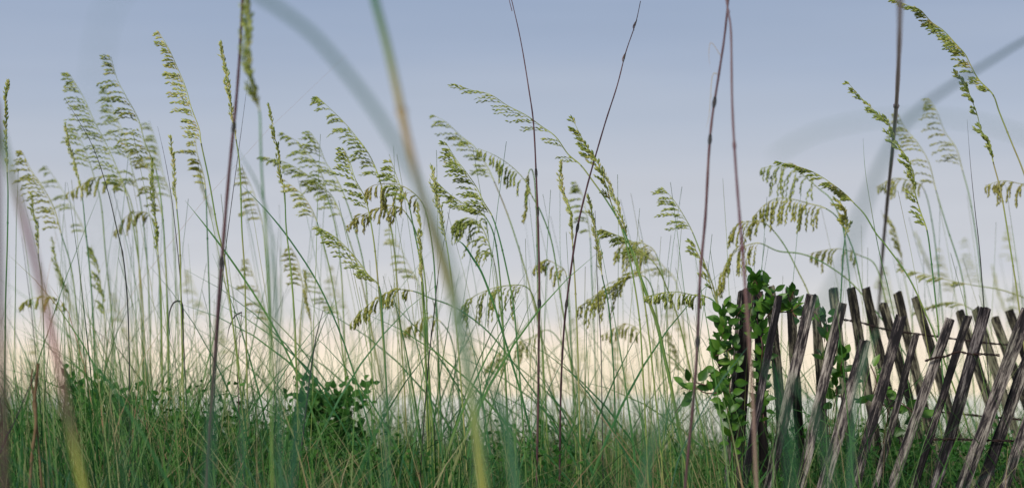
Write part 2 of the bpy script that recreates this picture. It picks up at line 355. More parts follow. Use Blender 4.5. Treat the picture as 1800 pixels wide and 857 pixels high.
O = [
# --- left edge to the first tall group
(5.2,'tight',[(14,145),(14,180),(13,240),(15,300)],[(14,340),(13,420),(10,520),(9,600),(8,700)],'slim dark upright seed head, the leftmost stalk of all','dark',.7,1,1),
(6.1,'comb',[(40,268),(55,298),(73,328),(92,365),(108,408)],[(125,470),(136,560),(140,650)],'heavy left-combed seed head standing just inside the left edge, above the mauve blurred stem','olive',1,1.25,2),
(6.9,'comb',[(82,292),(103,325),(128,365),(150,418)],[(160,500),(168,600)],'soft sparse seed head behind the heavy one near the left edge','green',.9,.8,2),
(5.9,'tight',[(115,222),(122,258),(133,300),(142,345)],[(150,400),(160,500),(165,600)],'narrow upright pale green seed head below the tip of the thin black stem','pale',.9,1,2),
(6.1,'comb',[(122,130),(145,170),(168,215),(190,260),(212,310),(224,345)],[(238,420),(250,520),(255,640)],'tall left-leaning comb of spikelets, highest one over the thin black stem','green',1,1.3,2),
(6.3,'comb',[(130,222),(150,262),(166,312)],[(178,360),(185,440),(195,540)],'short seed head tucked under the tall comb left of the crowded clump','green',.8,1,1),
(5.9,'comb',[(195,100),(204,135),(222,172),(240,208),(256,252),(270,300)],[(285,370),(292,480),(295,620)],'dark-tipped seed head rising highest out of the crowded left clump','dark',1,1.1,2),
(6.4,'comb',[(185,155),(200,200),(220,245),(235,300),(246,345)],[(255,420),(262,520),(265,640)],'leaning seed head directly beside and lower than the dark-tipped one','green',1,1.2,2),
(6.3,'droop',[(122,338),(150,318),(185,308),(215,325)],[(238,390),(246,500),(250,620)],'ripe olive seed head nodding left across the crowded left clump','olive',.8,1.2,2),
(6.4,'droop',[(203,405),(222,382),(248,372),(268,385)],[(278,450),(282,560),(284,660)],'low ripe brownish seed head hanging beneath the crowded left clump','brown',.7,1.2,1),
(6.3,'comb',[(240,262),(258,292),(274,330),(285,380)],[(290,450),(296,560),(298,650)],'full golden seed head on the right side of the crowded left clump','olive',.9,1.4,1),
(7.0,'comb',[(262,212),(275,258),(285,300),(300,352)],[(305,420),(312,540),(315,660)],'hazy seed head between the crowded clump and the tall pale open head','green',.9,1,1),
(5.3,'tight',[(300,244),(303,280),(307,320),(312,365)],[(316,430),(319,560),(322,700)],'thin pale needle-like seed head with a folded dry leaf on its stalk','pale',.55,.8,1),
(5.7,'tight',[(268,285),(270,330),(274,400),(280,450)],[(283,520),(285,640)],'dense yellow-green upright spike in the middle of the left clump','green',.8,1.1,1),
(5.25,'open',[(280,58),(297,88),(311,122),(326,155),(338,190),(348,225),(356,255)],[(368,320),(382,400),(394,450),(403,520),(418,640)],'tall pale open seed head with dark branches pointing left, left of the thick purple stem','pale',.85,1.5,2),
(5.9,'comb',[(344,245),(350,272),(356,300),(361,330)],[(364,400),(368,520),(370,620)],'small olive seed head directly under the tall pale open one','olive',.7,1.1,1),
(5.35,'tight',[(389,80),(394,110),(402,150),(409,190),(416,245)],[(422,300),(425,400),(430,480),(433,600)],'slim pale seed head crossed by the thick purple stem','pale',.95,1.3,1),
(3.7,'tight',[(428,-25),(431,30),(437,90),(446,150),(453,190)],[(458,240),(460,300),(467,400),(472,500),(475,620)],'blurred bright green seed head close by, reaching the top edge beside the purple stem','green',1.15,2.4,0),
(5.3,'tight',[(475,190),(482,230),(488,270),(495,310),(498,340)],[(503,400),(511,470),(518,560),(521,640)],'small dark green spike standing alone right of the purple stem','dark',.85,.9,1),
(6.2,'comb',[(460,276),(502,287),(537,304),(562,325),(582,345),(600,381)],[(612,416),(632,480),(650,560)],'long seed head arching far left, touching the blurred green stalk','green',.8,1.1,1),
(6.2,'comb',[(500,236),(528,254),(550,282),(566,312),(576,345)],[(590,400),(600,480),(606,600)],'wispy seed head with thin bare tip above the long arching one','green',.9,.9,1),
(6.1,'comb',[(547,234),(560,258),(573,284),(590,315),(606,345)],[(622,395),(640,470),(648,560)],'leaning seed head with bare pointed tip in the middle-left group','green',.95,1.1,1),
(5.9,'comb',[(502,318),(527,340),(545,364),(555,390)],[(569,430),(585,500),(600,600)],'small pale seed head on a clean curved stalk below the long arching one','pale',.7,.9,1),
(5.7,'comb',[(560,172),(578,190),(602,214),(625,238),(642,262),(656,290),(668,318)],[(680,365),(692,430),(700,520)],'seed head with the highest tip between the dark spike and the big blurred leaf','green',.95,1.0,1),
(5.3,'open',[(607,265),(614,290),(625,318),(640,348),(651,378)],[(658,430),(665,500),(672,580)],'bright upright bushy seed head left of the brown drooping ones','green',1.0,1.4,1),
(5.5,'droop',[(640,336),(658,325),(690,322),(716,331),(740,350)],[(752,385),(762,450),(768,560)],'ripe brown seed head hanging left from the blurred brown stem','brown',.8,1.3,1),
(5.6,'droop',[(612,396),(634,378),(662,368),(690,364),(716,374)],[(735,420),(748,500),(752,600)],'ripe brown seed head directly below the other brown drooping one','brown',.8,1.3,1),
(5.4,'comb',[(684,271),(694,304),(706,337),(716,360)],[(727,400),(740,470),(748,560)],'green seed head standing up through the brown drooping ones','green',.75,1.3,1),
(5.2,'open',[(561,400),(587,415),(608,433),(629,457),(650,482),(664,502)],[(671,540),(675,600),(680,690)],'low crisp seed head slanting up left, below the brown drooping ones','green',.8,1.3,1),
(5.6,'droop',[(617,566),(638,543),(664,524),(692,511),(724,511)],[(758,524),(800,540),(850,575),(890,620),(940,690)],'ripe seed head on a long stalk slanting in from the right, low in the middle-left','olive',.8,1.3,1),
(6.1,'droop',[(712,582),(730,567),(752,559),(776,567)],[(795,600),(806,680)],'small low nodding seed head just above the cream horizon glow','olive',.7,1.1,1),
(5.4,'tight',[(734,363),(738,405),(741,457),(742,497)],[(745,560),(748,640)],'pale closed spike behind the lower end of the big blurred leaf','pale',.6,1.1,1),
(5.2,'tight',[(761,298),(765,340),(773,382),(782,424)],[(791,470),(800,550),(808,640)],'pale closed upright spike right of the blurred straw stem','pale',.95,1.2,1),
(5.2,'open',[(784,251),(801,277),(819,302),(836,330),(850,355),(862,380)],[(876,412),(890,470),(903,540),(912,640)],'crisp green seed head leaning left in the centre, over the drooping cluster','green',.9,1.6,2),
(6.2,'comb',[(761,202),(787,218),(810,238),(834,260),(854,288),(871,320)],[(889,368),(906,417),(925,480)],'softly blurred comb whose bare tip leans over the crisp centre head','green',.9,1.0,1),
(5.8,'droop',[(840,261),(868,273),(896,291),(920,315),(936,343)],[(952,375),(971,430),(985,520),(998,600)],'arching seed head bowing left toward the crisp centre head','green',.55,1.1,1),
(6.0,'tight',[(921,388),(927,365),(931,330),(929,303)],[(936,300),(942,340),(944,430),(946,560)],'hanging olive spike bent over beside the reddish thin stem','olive',.6,1.4,0),
(5.4,'open',[(770,322),(791,340),(815,357),(836,370),(854,380)],[(870,420),(880,500),(886,600)],'low leaning seed head between the pale spike and the crisp centre head','green',.75,1.3,1),
(5.8,'droop',[(800,392),(822,382),(845,392),(860,422),(868,462)],[(876,510),(884,580),(888,660)],'drooping green cluster directly under the crisp centre head','green',1.15,1.7,1),
(5.7,'droop',[(806,549),(826,526),(855,508),(885,505),(922,504)],[(940,530),(952,600),(958,690)],'wide nodding seed head left of the reddish thin stem, low in the centre','green',1.1,1.7,2),
(6.4,'droop',[(855,646),(875,620),(900,603),(932,594),(962,578)],[(985,600),(1010,650),(1030,720)],'lowest dark drooping seed head against the cream glow, left of the reddish stem','dark',.9,1.1,1),
(6.0,'droop',[(941,470),(960,458),(981,465),(996,484)],[(1001,560),(1006,650)],'small drooping head caught between the two thin reddish stems','olive',.6,1.1,1),
(5.2,'spray',[(800,148),(830,156),(862,170),(893,185),(925,203),(950,222),(975,243),(1000,268),(1020,292)],[(1042,318),(1068,355),(1096,404),(1121,474),(1140,527),(1156,570),(1168,625),(1180,680)],'long arching seed head of thin dark branches crossing the reddish stem in the centre','green',.95,1.2,1),
(5.2,'thick',[(1006,208),(1019,236),(1035,261),(1050,290),(1064,322),(1077,358)],[(1094,405),(1110,470),(1124,560),(1130,650)],'dark chunky seed head right of centre where the slanting stem crosses','dark',1.1,1.0,1),
(5.2,'tight',[(1061,300),(1078,342),(1092,383),(1106,420)],[(1118,455),(1130,510),(1142,600)],'pale narrow spike lying along the arching stalk right of the dark chunky head','pale',.8,1.1,1),
(5.2,'tight',[(987,288),(991,320),(998,355),(1003,390),(1008,432)],[(1011,500),(1015,600),(1018,700)],'bright upright spike between the two thin reddish stems','pale',.9,1.2,1),
(5.3,'tight',[(1035,348),(1040,376),(1045,411),(1054,453),(1060,482)],[(1070,540),(1078,640),(1081,720)],'bright narrow spike just right of the slanting stem','pale',.7,1.3,1),
(6.5,'comb',[(1014,322),(1024,342),(1030,375),(1036,415)],[(1040,480),(1045,600)],'dim small seed head behind the slanting stem','green',.6,.9,1),
(5.5,'comb',[(1062,404),(1085,412),(1110,425),(1132,445),(1152,470)],[(1172,505),(1192,560),(1216,660)],'combed seed head above the big ripe cluster right of centre','green',.8,1.3,1),
(5.9,'droop',[(1021,538),(1045,516),(1077,501),(1105,489),(1132,484)],[(1150,520),(1160,600)],'big ripe drooping seed head right of centre, reaching low and left','olive',1.3,1.7,2),
(6.1,'droop',[(1085,440),(1108,425),(1135,428),(1155,448)],[(1168,500),(1175,600)],'fat ripe seed head forming the top of the big cluster right of centre','olive',1.4,1.7,1),
(6.7,'comb',[(1128,436),(1150,450),(1168,468),(1186,495)],[(1200,560),(1210,650)],'faint seed head on the right shoulder of the big ripe cluster','olive',1.1,1.3,1),
(6.3,'droop',[(1060,588),(1080,573),(1105,571),(1126,585)],[(1138,620),(1142,690)],'lowest hanging seed head below the big ripe cluster','olive',.6,1.1,1),
(5.15,'droop',[(1136,521),(1160,516),(1190,515),(1220,518),(1245,522)],[(1262,540),(1275,590),(1280,660)],'flat seed head stretched sideways toward the vine-covered post','green',.40,1.2,0),
(5.6,'comb',[(1166,331),(1184,355),(1202,382),(1217,408)],[(1230,440),(1242,472),(1254,505),(1268,560)],'small combed seed head standing alone left of the pair of tall mauve stems','green',.8,1.2,0),
(5.5,'thick',[(1216,425),(1230,450),(1242,478),(1256,515)],[(1270,560),(1276,640)],'short seed head behind the left one of the tall mauve stems','green',.8,.8,0),
(6.0,'droop',[(1283,415),(1304,394),(1325,388),(1342,391)],[(1362,408),(1382,436),(1402,475),(1421,515),(1440,580)],'hanging head on an arched stalk behind the right mauve stem','olive',1.15,1.5,0),
(6.0,'droop',[(1262,510),(1272,476),(1290,446),(1311,432),(1334,428)],[(1368,441),(1409,446),(1450,463),(1500,500),(1550,560)],'drooping head curling down left just above the vine-covered post','olive',1.1,1.5,0),
(6.0,'droop',[(1325,380),(1346,358),(1368,348),(1396,350),(1424,357),(1450,366)],[(1476,388),(1500,440),(1518,520)],'wide head with long hanging fringes, second from the top right of the mauve stems','olive',1.1,1.4,0),
(6.1,'droop',[(1340,295),(1367,291),(1391,295),(1414,306),(1440,328)],[(1462,352),(1482,400),(1492,480)],'uppermost head with long hanging fringes right of the mauve stems','green',1.25,1.1,0),
(5.25,'open',[(1369,285),(1402,293),(1434,305),(1462,325),(1484,341),(1501,356)],[(1520,377),(1540,410),(1558,432),(1600,492),(1640,580)],'crisp slanting seed head lying over the fringed heads on the right','dark',.5,1.4,1),
(5.6,'thick',[(1470,352),(1484,370),(1490,392),(1487,415)],[(1482,450),(1478,520)],'dense golden tuft hanging where the crisp slanting head ends','olive',.9,1.2,0),
(5.3,'thick',[(1492,147),(1515,172),(1539,196),(1560,222),(1575,247),(1591,278),(1602,308),(1611,338),(1620,370),(1628,405)],[(1636,450),(1646,540),(1652,600)],'long chunky olive seed head leaning left across the blurred purple stem','green',.8,1.0,0),
(6.4,'comb',[(1579,200),(1595,224),(1612,252),(1630,287),(1648,332)],[(1665,400),(1690,480),(1700,560)],'blurred sparse head behind the long chunky olive one','olive',1.0,.8,0),
(6.6,'comb',[(1635,175),(1648,200),(1664,230),(1680,262),(1692,298)],[(1705,350),(1718,430),(1726,500)],'blurred head with gaps between its tufts, under the big arching one at right','olive',1.0,.9,0),
(5.2,'open',[(1563,-6),(1591,8),(1614,22),(1638,37),(1658,55),(1678,75),(1696,94),(1710,114),(1725,138),(1742,168)],[(1757,198),(1778,250),(1800,305),(1825,390),(1845,520)],'big crisp arching seed head at the top right corner','dark',.72,1.6,0),
(5.3,'thick',[(1681,130),(1696,152),(1707,175),(1716,200),(1726,227),(1738,252),(1748,282)],[(1760,340),(1775,430),(1786,500)],'narrow drooped-tip spike beneath the big arching head at top right','green',.55,1.0,0),
(6.0,'droop',[(1732,326),(1758,318),(1785,320),(1806,334)],[(1818,380),(1824,500)],'brown head nodding in from the right edge','brown',.75,1.2,0),
(6.3,'droop',[(1418,448),(1445,440),(1478,440),(1512,446)],[(1540,468),(1560,540)],'faint head nodding above the tops of the rear fence slats','olive',.65,1.0,0),
(6.6,'droop',[(1545,326),(1570,315),(1600,318),(1622,336)],[(1640,400),(1652,500)],'blurred hanging head behind the chunky olive one, level with its lower end','olive',.8,1.1,0),
(6.3,'comb',[(1585,472),(1622,482),(1665,492),(1710,500)],[(1770,512),(1820,540),(1840,620)],'sparse pale head lying level above the fence on the right','pale',.7,.8,0),
(6.4,'comb',[(1612,548),(1640,537),(1670,532),(1702,541)],[(1732,570),(1748,650)],'lower sparse pale head just above the rear slats on the right','pale',.7,.9,0),
(6.9,'thick',[(1560,380),(1572,410),(1582,445),(1590,480)],[(1600,540),(1610,620)],'dim tuft right behind the blurred purple stem, above the slats','olive',.8,.8,0),
(6.2,'droop',[(36,537),(60,524),(90,526),(110,546)],[(120,600),(126,690)],'small pale head behind the yellow patch of the mauve blurred stem','olive',.5,1.0,1),
(6.0,'tight',[(55,345),(60,375),(66,410),(70,445)],[(75,520),(78,640)],'short narrow spike nearest the mauve blurred stem at left','green',.8,1,1),
(6.4,'tight',[(92,420),(100,460),(112,500),(118,525)],[(122,580),(130,650)],'low narrow spike right of the mauve blurred stem','green',.8,1,1),
(6.5,'thick',[(160,430),(172,470),(178,520),(185,565)],[(188,620),(190,690)],'low bushy spike rising below the nodding olive head of the left clump','green',.9,1,1),
(6.2,'comb',[(510,432),(520,455),(528,482),(532,512)],[(528,570),(524,650)],'low combed head on the stalk of the lone dark spike','olive',.7,1,1),
(6.2,'tight',[(537,480),(541,517),(546,552),(548,575)],[(549,620),(548,690)],'low olive spike right beside the low combed head','olive',.9,1,1),
(6.6,'comb',[(428,298),(440,328),(452,356),(461,392)],[(468,450),(476,560)],'dim combed head between the slim pale head and the blurred stalk','olive',.9,1,1),
(6.8,'comb',[(438,458),(450,495),(463,530),(475,570)],[(480,630),(484,690)],'low hazy combed head left of the blurred green stalk foot','olive',.9,1,1),
(6.7,'comb',[(548,480),(566,510),(585,535),(598,556)],[(605,600),(610,680)],'low hazy head against the cream glow, left of the crisp low one','green',.9,.8,1),
(6.7,'comb',[(688,405),(704,438),(720,472),(736,502)],[(742,560),(748,640)],'hazy pale head below the brown drooping pair','pale',.8,.9,1),
(7.0,'thick',[(1176,588),(1188,615),(1198,642),(1204,660)],[(1210,700),(1214,740)],'low dim tuft left of the vine tendril','dark',1,.8,1),
]
for (d, kind, head, stem, label, mat, Ls, dens, lv) in O:
    sea_oats(d, kind, head, stem, label, mat, Ls, dens, lv + 2)

# fainter stalks toward the back of the dune
BACK = [(98,470,8.6,'at the left behind the mauve blurred stalk'),(205,520,9.2,'low in the middle of the crowded left clump'),(330,470,8.8,'left of the folded dark leaf'),(350,300,8.5,'just right of the tall pale open head'),
 (455,520,9.4,'behind the blurred green stalk, low down'),(585,470,9.0,'left of the low crisp slanting head'),(648,560,8.4,'under the low crisp slanting head'),(700,530,9.6,'below the hazy pale head in the middle-left'),
 (820,560,9.2,'beneath the wide nodding head in the centre'),(905,560,8.8,'left of the foot of the reddish straight stem'),(1012,560,9.5,'right of the foot of the slanting reddish stem'),(1085,600,8.7,'below the lowest head of the big ripe cluster'),
 (1150,600,9.0,'under the right side of the big ripe cluster'),(1180,520,9.8,'behind the flat sideways head'),(1560,470,8.6,'above the middle of the rear slats'),(1610,410,9.4,'behind the foot of the chunky olive head'),
 (1655,440,8.8,'between the chunky olive head and the black needle'),(1700,420,9.5,'directly left of the black needle'),(1745,470,9.0,'right of the black needle, low'),(1775,400,9.6,'below the brown head at the right edge'),
 (1790,500,8.6,'lowest one at the right edge above the slats'),(1350,610,8.5,'seen between the post and the first slats'),(60,600,9.2,'behind the broken tan stub'),(385,560,9.6,'behind the thick purple stem, low')]
for i, (x, y, d, where) in enumerate(BACK):
    ln = rnd(.12, .3); s = 3500 / d * .22
    head = [(x, y), (x + s * ln * .6, y + s * .5), (x + s * ln * 1.4, y + s)]; stem = [(x + s * ln * 1.9, y + s * 1.8), (x + s * ln * 2.2, y + s * 3)]
    sea_oats(d, 'comb' if i % 3 else 'tight', head, stem, 'faint distant sea oats ' + where, random.choice(['green', 'olive', 'pale']), .9, .8, 2, group='faint sea oats toward the back of the dune')

# ------------------------------------------------------------------ bare dead stems, needles
def stalk(name, d, pts, w, mat, label, cat, nodes_=(), group=None, taper=(.8, 1.15), ground=True, extra=None, d2=None):
    n0 = len(pts); dd = [d + ((d2 - d) * i / (n0 - 1) if d2 else 0) for i in range(n0)]
    P = spline([W(x, y, q) for (x, y), q in zip(pts, dd)], 6)
    if ground: P = to_ground(P)
    root = P[-1].copy(); root.z = max(root.z, ground_z(root.x, root.y)); N = len(P)
    e = empty(name, root); tag(e, label, cat, group)
    rad = [w / 2 * (taper[0] + (taper[1] - taper[0]) * min(1, i / N * 1.6)) * (1 + .08 * math.sin(i * 1.7)) for i in range(N)]
    m = MB(); m.tube(P, rad, 7); m.build('stem', mat, e, org=root)
    for fr in nodes_:
        i = min(int(fr * (n0 - 1) * 6), N - 3); a = P[i]; t = (P[i + 1] - P[i]).normalized(); r = rad[i]
        m = MB(); m.tube([a - t * .012, a - t * .004, a + t * .003, a + t * .012], [r * 1.05, r * 1.55, r * 1.6, r * 1.05], 7)
        m.build('stem_node', M['black'] if mat is M['mauve'] else mat, e, org=root)
    if extra:
        for (q, w_, mm, nm) in extra:
            m = MB(); QQ = spline([W(x, y, d) for x, y in q], 5); n_ = len(QQ)
            m.ribbon(QQ, [w_ * (1 - (i / (n_ - 1)) ** 2 * .85) for i in range(n_)], Vector((.3, 1, .2)), .3); m.build(nm, mm, e, org=root)
    return e

stalk('dead_stem', 4.05, [(427,-20),(421,100),(414,190),(403,300),(392,430),(385,520),(376,650),(368,760)], .0068, M['mauve'], 'thick purple-brown bare stem rising to the top edge left of centre', 'plant stem', (.34, .62))
stalk('dead_stem', 5.2, [(896,-14),(915,70),(930,160),(938,220),(943,320),(946,400),(948,500),(947,600),(946,700),(944,800)], .0042, M['mauve'], 'nearly straight reddish bare stem just right of the picture centre', 'plant stem', (.44, .52, .72), taper=(.5, 1.5),
      extra=[([(900,20),(894,-5),(892,-30)], .002, M['mauve'], 'dry_leaf')])
stalk('dead_stem', 5.2, [(1126,2),(1117,42),(1100,92),(1085,150),(1065,212),(1045,280),(1030,335),(1015,400),(1004,470),(992,570),(986,680),(984,800)], .0040, M['mauve'], 'reddish bare stem slanting up right, crossing the dark chunky head', 'plant stem', (.1, .2, .64, .8), taper=(.45, 1.4),
      extra=[([(1118,38),(1113,47),(1115,54)], .004, M['mauve'], 'dry_leaf'), ([(1098,95),(1094,104),(1095,110)], .003, M['mauve'], 'dry_leaf')])
stalk('dead_stem', 4.35, [(1282,-20),(1274,60),(1264,128),(1252,205),(1246,270),(1240,380),(1231,480),(1226,600),(1219,700),(1208,810)], .0058, M['mauve'], 'left one of the two tall mauve stems that meet at the top edge', 'plant stem', (.3, .42, .78), d2=4.2,
      extra=[([(1262,130),(1252,135),(1247,200),(1241,225)], .0015, M['straw'], 'dry_leaf'), ([(1268,100),(1250,75),(1246,95),(1248,118)], .0012, M['straw'], 'dry_leaf')])
stalk('dead_stem', 4.35, [(1270,-40),(1280,20),(1285,60),(1287,180),(1293,290),(1300,380),(1306,450),(1314,560),(1322,680),(1330,857)], .0052, graded('brown_stem', [(0, (.20, .14, .09)), (.35, (.16, .09, .06)), (.6, (.09, .03, .035)), (1, (.13, .08, .08))], trans=0, lo=.5, hi=1.7), 'right one of the two tall stems meeting at the top edge, passing before the post', 'plant stem', (.12, .42, .66), d2=3.6)
stalk('dead_stem', 3.0, [(1583,-20),(1580,100),(1574,205),(1562,330),(1551,450),(1545,540),(1540,620)], .0112, graded('purple_to_green_stem', [(0, (.12, .20, .08)), (.3, (.14, .16, .09)), (.5, (.30, .20, .23)), (.75, (.22, .15, .20)), (1, (.14, .10, .17))], trans=0, lo=.3, hi=1.8), 'blurred purple stem dropping from the top edge behind the middle of the fence', 'plant stem', (.33,), d2=9.5)
stalk('dead_stem', 5.2, [(113,172),(140,215),(165,262),(188,330),(205,400),(217,455),(224,530),(227,620),(228,700)], .0024, M['black'], 'slim near-black stem curving down through the left clump', 'plant stem', (.62,), taper=(.3, 1.5))
stalk('dead_stem', 5.4, [(436,137),(428,200),(416,290),(404,380),(394,460),(384,560),(378,660)], .0018, M['black'], 'very thin dark stem crossing behind the thick purple one', 'plant stem', taper=(.3, 1.6))
stalk('dead_stem', 5.2, [(1700,210),(1706,290),(1714,370),(1722,440),(1730,545)], .0017, M['black'], 'thin black needle standing over the dark slat at right', 'plant stem', taper=(.3, 1.6))
stalk('dead_stem', 5.25, [(1046,370),(1048,440),(1051,520),(1056,600),(1058,700)], .0020, M['black'], 'thin dark stem just right of the bright narrow spike', 'plant stem', (.6,), taper=(.6, 1.3))
stalk('dead_stem', 5.3, [(795,340),(785,400),(772,470),(764,540),(756,610),(748,700)], .0019, M['black'], 'thin dark stem below the pale closed upright spike', 'plant stem', (.62, .75), taper=(.4, 1.7))
stalk('dead_stem', 5.2, [(568,-30+575),(556,590),(548,640),(541,690)], .0032, M['black'], 'short dark broken stem low left of the leafy bush', 'plant stem', taper=(.5, 1.5))
stalk('dead_stem', 5.3, [(277,222),(288,270),(299,330),(308,400),(316,480),(321,560)], .0017, M['black'], 'thin dark needle leaning beside the thin pale seed head', 'plant stem', taper=(.3, 1.5))
stalk('dead_stem', 5.3, [(1517,243),(1521,300),(1532,370),(1545,440),(1560,500)], .0016, M['leaf'], 'fine green needle standing left of the blurred purple stem', 'plant stem', taper=(.3, 1.5))
stalk('dead_stem', 5.3, [(425,548),(421,600),(418,660),(421,740),(424,800)], .0022, M['mauve'], 'short reddish dry stem with a folded tip right of the thick purple stem', 'plant stem', taper=(.7, 1.3),
      extra=[([(425,548),(412,556),(403,575),(398,600)], .004, M['black'], 'dry_leaf')])
stalk('dead_stem', 5.3, [(322,548),(323,600),(319,660),(317,730)], .0022, M['stem'], 'short stem whose dark leaf folds over below the thin pale seed head', 'plant stem', taper=(.7, 1.3),
      extra=[([(322,560),(319,532),(306,531),(298,548),(297,575),(301,600)], .005, M['black'], 'dry_leaf')])
# broken stub low at the left
M['stub'] = plant_mat('dry_stub', [(0, (.05, .03, .02)), (.5, (.13, .085, .045)), (1, (.24, .18, .10))], .6, 0, (30, 30, 12), 0, .2)
e = stalk('broken_stalk', 4.55, [(67,638),(64,670),(61,705),(63,745),(57,790),(54,830)], .0085, M['stub'], 'broken tan stub with a ragged top low at the left edge', 'plant stem', (.45,), taper=(.8, .9))
stalk('broken_stalk', 4.56, [(57,648),(55,672),(60,700),(66,760)], .0042, M['stub'], 'thinner split stub leaning against the broken tan one', 'plant stem')
stalk('broken_stalk', 4.54, [(63,655),(47,690),(28,735),(8,775)], .0028, M['black'], 'thin dry stem leaning from the broken tan stub down to the left edge', 'plant stem')

# ------------------------------------------------------------------ close blades and stalks far out of focus
def blade(d, pts, w, mat, label, ground=True, d2=None, nrm=(0.15, 1, .1), tip=True):
    n0 = len(pts); dd = [d + ((d2 - d) * i / (n0 - 1) if d2 else 0) for i in range(n0)]
    P = spline([W(x, y, q) for (x, y), q in zip(pts, dd)], 6)
    if ground: P = to_ground(P)
    root = P[-1].copy(); N = len(P); m = MB()
    m.ribbon(P, [w * (min(1, .08 + i / 10) if tip else 1) for i in range(N)], Vector(nrm), .18)
    o = m.build('dune_grass', mat, org=root); o.location = root
    return tag(o, label, 'grass', 'blurred blades close to the viewer', 'thing')
teal = graded('near_blade_teal', [(0, (.42, .40, .10)), (.12, (.30, .36, .10)), (.2, (.10, .21, .11)), (.5, (.055, .14, .10)), (1, (.07, .13, .12))], lo=.62, hi=1.6, trans=.35)
straw_g = graded('near_stalk_straw', [(0, (.55, .47, .05)), (.12, (.42, .42, .08)), (.25, (.16, .26, .15)), (.36, (.30, .38, .28)), (.43, (.30, .26, .08)), (.55, (.22, .18, .06)), (.66, (.46, .37, .27)), (.75, (.40, .30, .10)), (.80, (.40, .36, .17)), (.88, (.24, .32, .14)), (1, (.08, .22, .13))], lo=.78, hi=1.41, trans=.3)
mauve_g = graded('near_stalk_mauve', [(0, (.40, .42, .08)), (.09, (.36, .38, .10)), (.18, (.14, .12, .07)), (.26, (.22, .10, .10)), (.34, (.48, .24, .25)), (.45, (.40, .17, .19)), (.48, (.40, .26, .05)), (.52, (.34, .15, .17)), (.66, (.28, .11, .13)), (.74, (.22, .17, .12)), (.84, (.20, .30, .18)), (1, (.07, .20, .12))], lo=.79, hi=1.25, trans=.3)
def near_stalk(d, pts, w, mat, label, nds=()):
    P = spline([W(x, y, d) for x, y in pts], 6); P = to_ground(P); root = Vector((P[-1].x, P[-1].y, 0))
    e = empty('grass_stalk', root); tag(e, label, 'grass stalk', 'blurred stalks close to the viewer')
    m = MB(); m.tube(P, [w / 2] * len(P), 8); m.build('stem', mat, e, org=root)
    for fr in nds:
        i = int(fr * (len(pts) - 1) * 6); t = (P[i + 1] - P[i]).normalized()
        m = MB(); m.tube([P[i] - t * .006, P[i], P[i] + t * .006], [w * .55, w * .72, w * .55], 8); m.build('stem_node', M['straw'], e, org=root)
    return e
near_stalk(2.55, [(648,-40),(664,20),(680,80),(698,160),(714,235),(735,318),(757,395),(780,470),(803,560),(820,650),(836,760),(850,880)], .0100, straw_g, 'wide blurred straw-coloured stalk left of centre with a yellow foot', (.32,))
near_stalk(2.35, [(-25,130),(-5,210),(18,300),(42,385),(62,460),(82,545),(102,640),(122,740),(142,835),(152,880)], .0080, mauve_g, 'wide blurred mauve stalk with a yellow foot near the left edge')
near_stalk(2.3, [(-8,180),(-6,300),(-3,450),(2,600),(5,720),(8,860)], .0085, M['mauve'], 'blurred dark stalk cut by the left edge')
blade(1.85, [(395,-60),(450,-12),(500,22),(550,62),(600,118),(650,182),(695,252),(735,325),(772,410),(800,500),(820,600),(838,740),(850,880)], .0058, teal, 'wide blurred blue-green blade arching from the top edge down to the centre', tip=False)
blade(1.35, [(1440,560),(1485,470),(1510,385),(1540,310),(1575,240),(1610,198),(1650,166),(1700,133),(1750,102),(1800,72),(1850,48),(1920,40),(1990,90),(2040,200),(2060,400)], .0048, teal, 'blurred green blade arching in from the right edge above the fence', d2=3.4, tip=False)
blade(1.6, [(1360,275),(1400,250),(1450,228),(1520,212),(1600,206),(1700,212),(1800,238),(1850,262),(1900,310),(1940,400)], .0018, teal, 'faint blurred blade looping left above the fringed heads', tip=False)
blade(1.1, [(260,-70),(205,-10),(178,60),(168,150),(172,260),(190,420)], .0013, teal, 'very faint curved blade above the left clump', tip=False)
blade(2.4, [(500,300+100),(478,440),(480,520),(486,620),(490,700),(492,800)], 0.0037, M['near'], 'blurred green blade alongside the foot of the blurred green stalk')
blade(3.3, [(408,250),(440,300),(462,350),(478,420),(486,520),(490,640),(494,800)], 0.0031, M['near'], 'grey-green blade beside the blurred green stalk, upper part')
blade(2.3, [(676,500),(674,600),(675,690),(678,780),(680,860)], 0.0051, M['near'], 'upright blurred green blade low between the leafy bush and the yellow foot')
blade(2.2, [(392,560),(384,650),(372,740),(364,860)], 0.0058, M['near'], 'upright dark blurred blade at the foot of the thick purple stem')
blade(2.3, [(556,560),(545,640),(528,720),(518,790),(510,860)], 0.0054, M['near'], 'leaning dark blurred blade low left of the leafy bush')
blade(2.5, [(424,640),(430,720),(424,790),(418,860)], 0.0041, M['near'], 'short blurred blade right of the purple stem foot')
blade(2.0, [(1370,655),(1395,672),(1420,700),(1440,750),(1455,810),(1462,860)], .0045, M['near'], 'arching blurred blade in front of the first light slats')
blade(1.9, [(1325,640),(1352,650),(1372,690),(1385,750),(1392,860)], .0048, M['near'], 'broad blurred blade crossing the foot of the post')
blade(2.2, [(1240,690),(1190,712),(1160,750),(1140,800),(1130,860)], .0065, M['near'], 'arching blurred blade low to the left of the vine tendril')
blade(2.3, [(850,640),(872,690),(890,750),(905,860)], .0095, M['near'], 'wide blurred blade low right of the yellow foot')
blade(2.7, [(1552,572),(1534,596),(1518,640),(1503,720),(1492,860)], .0058, M['near'], 'blurred green blade whose tip hides the top of the fourth front slat')
blade(5.2, [(1112,448),(1122,476),(1140,527),(1156,572),(1168,626),(1180,680)], .0085, M['leaf'], 'thick green leaf sheath curving down below the crisp arching stalk')
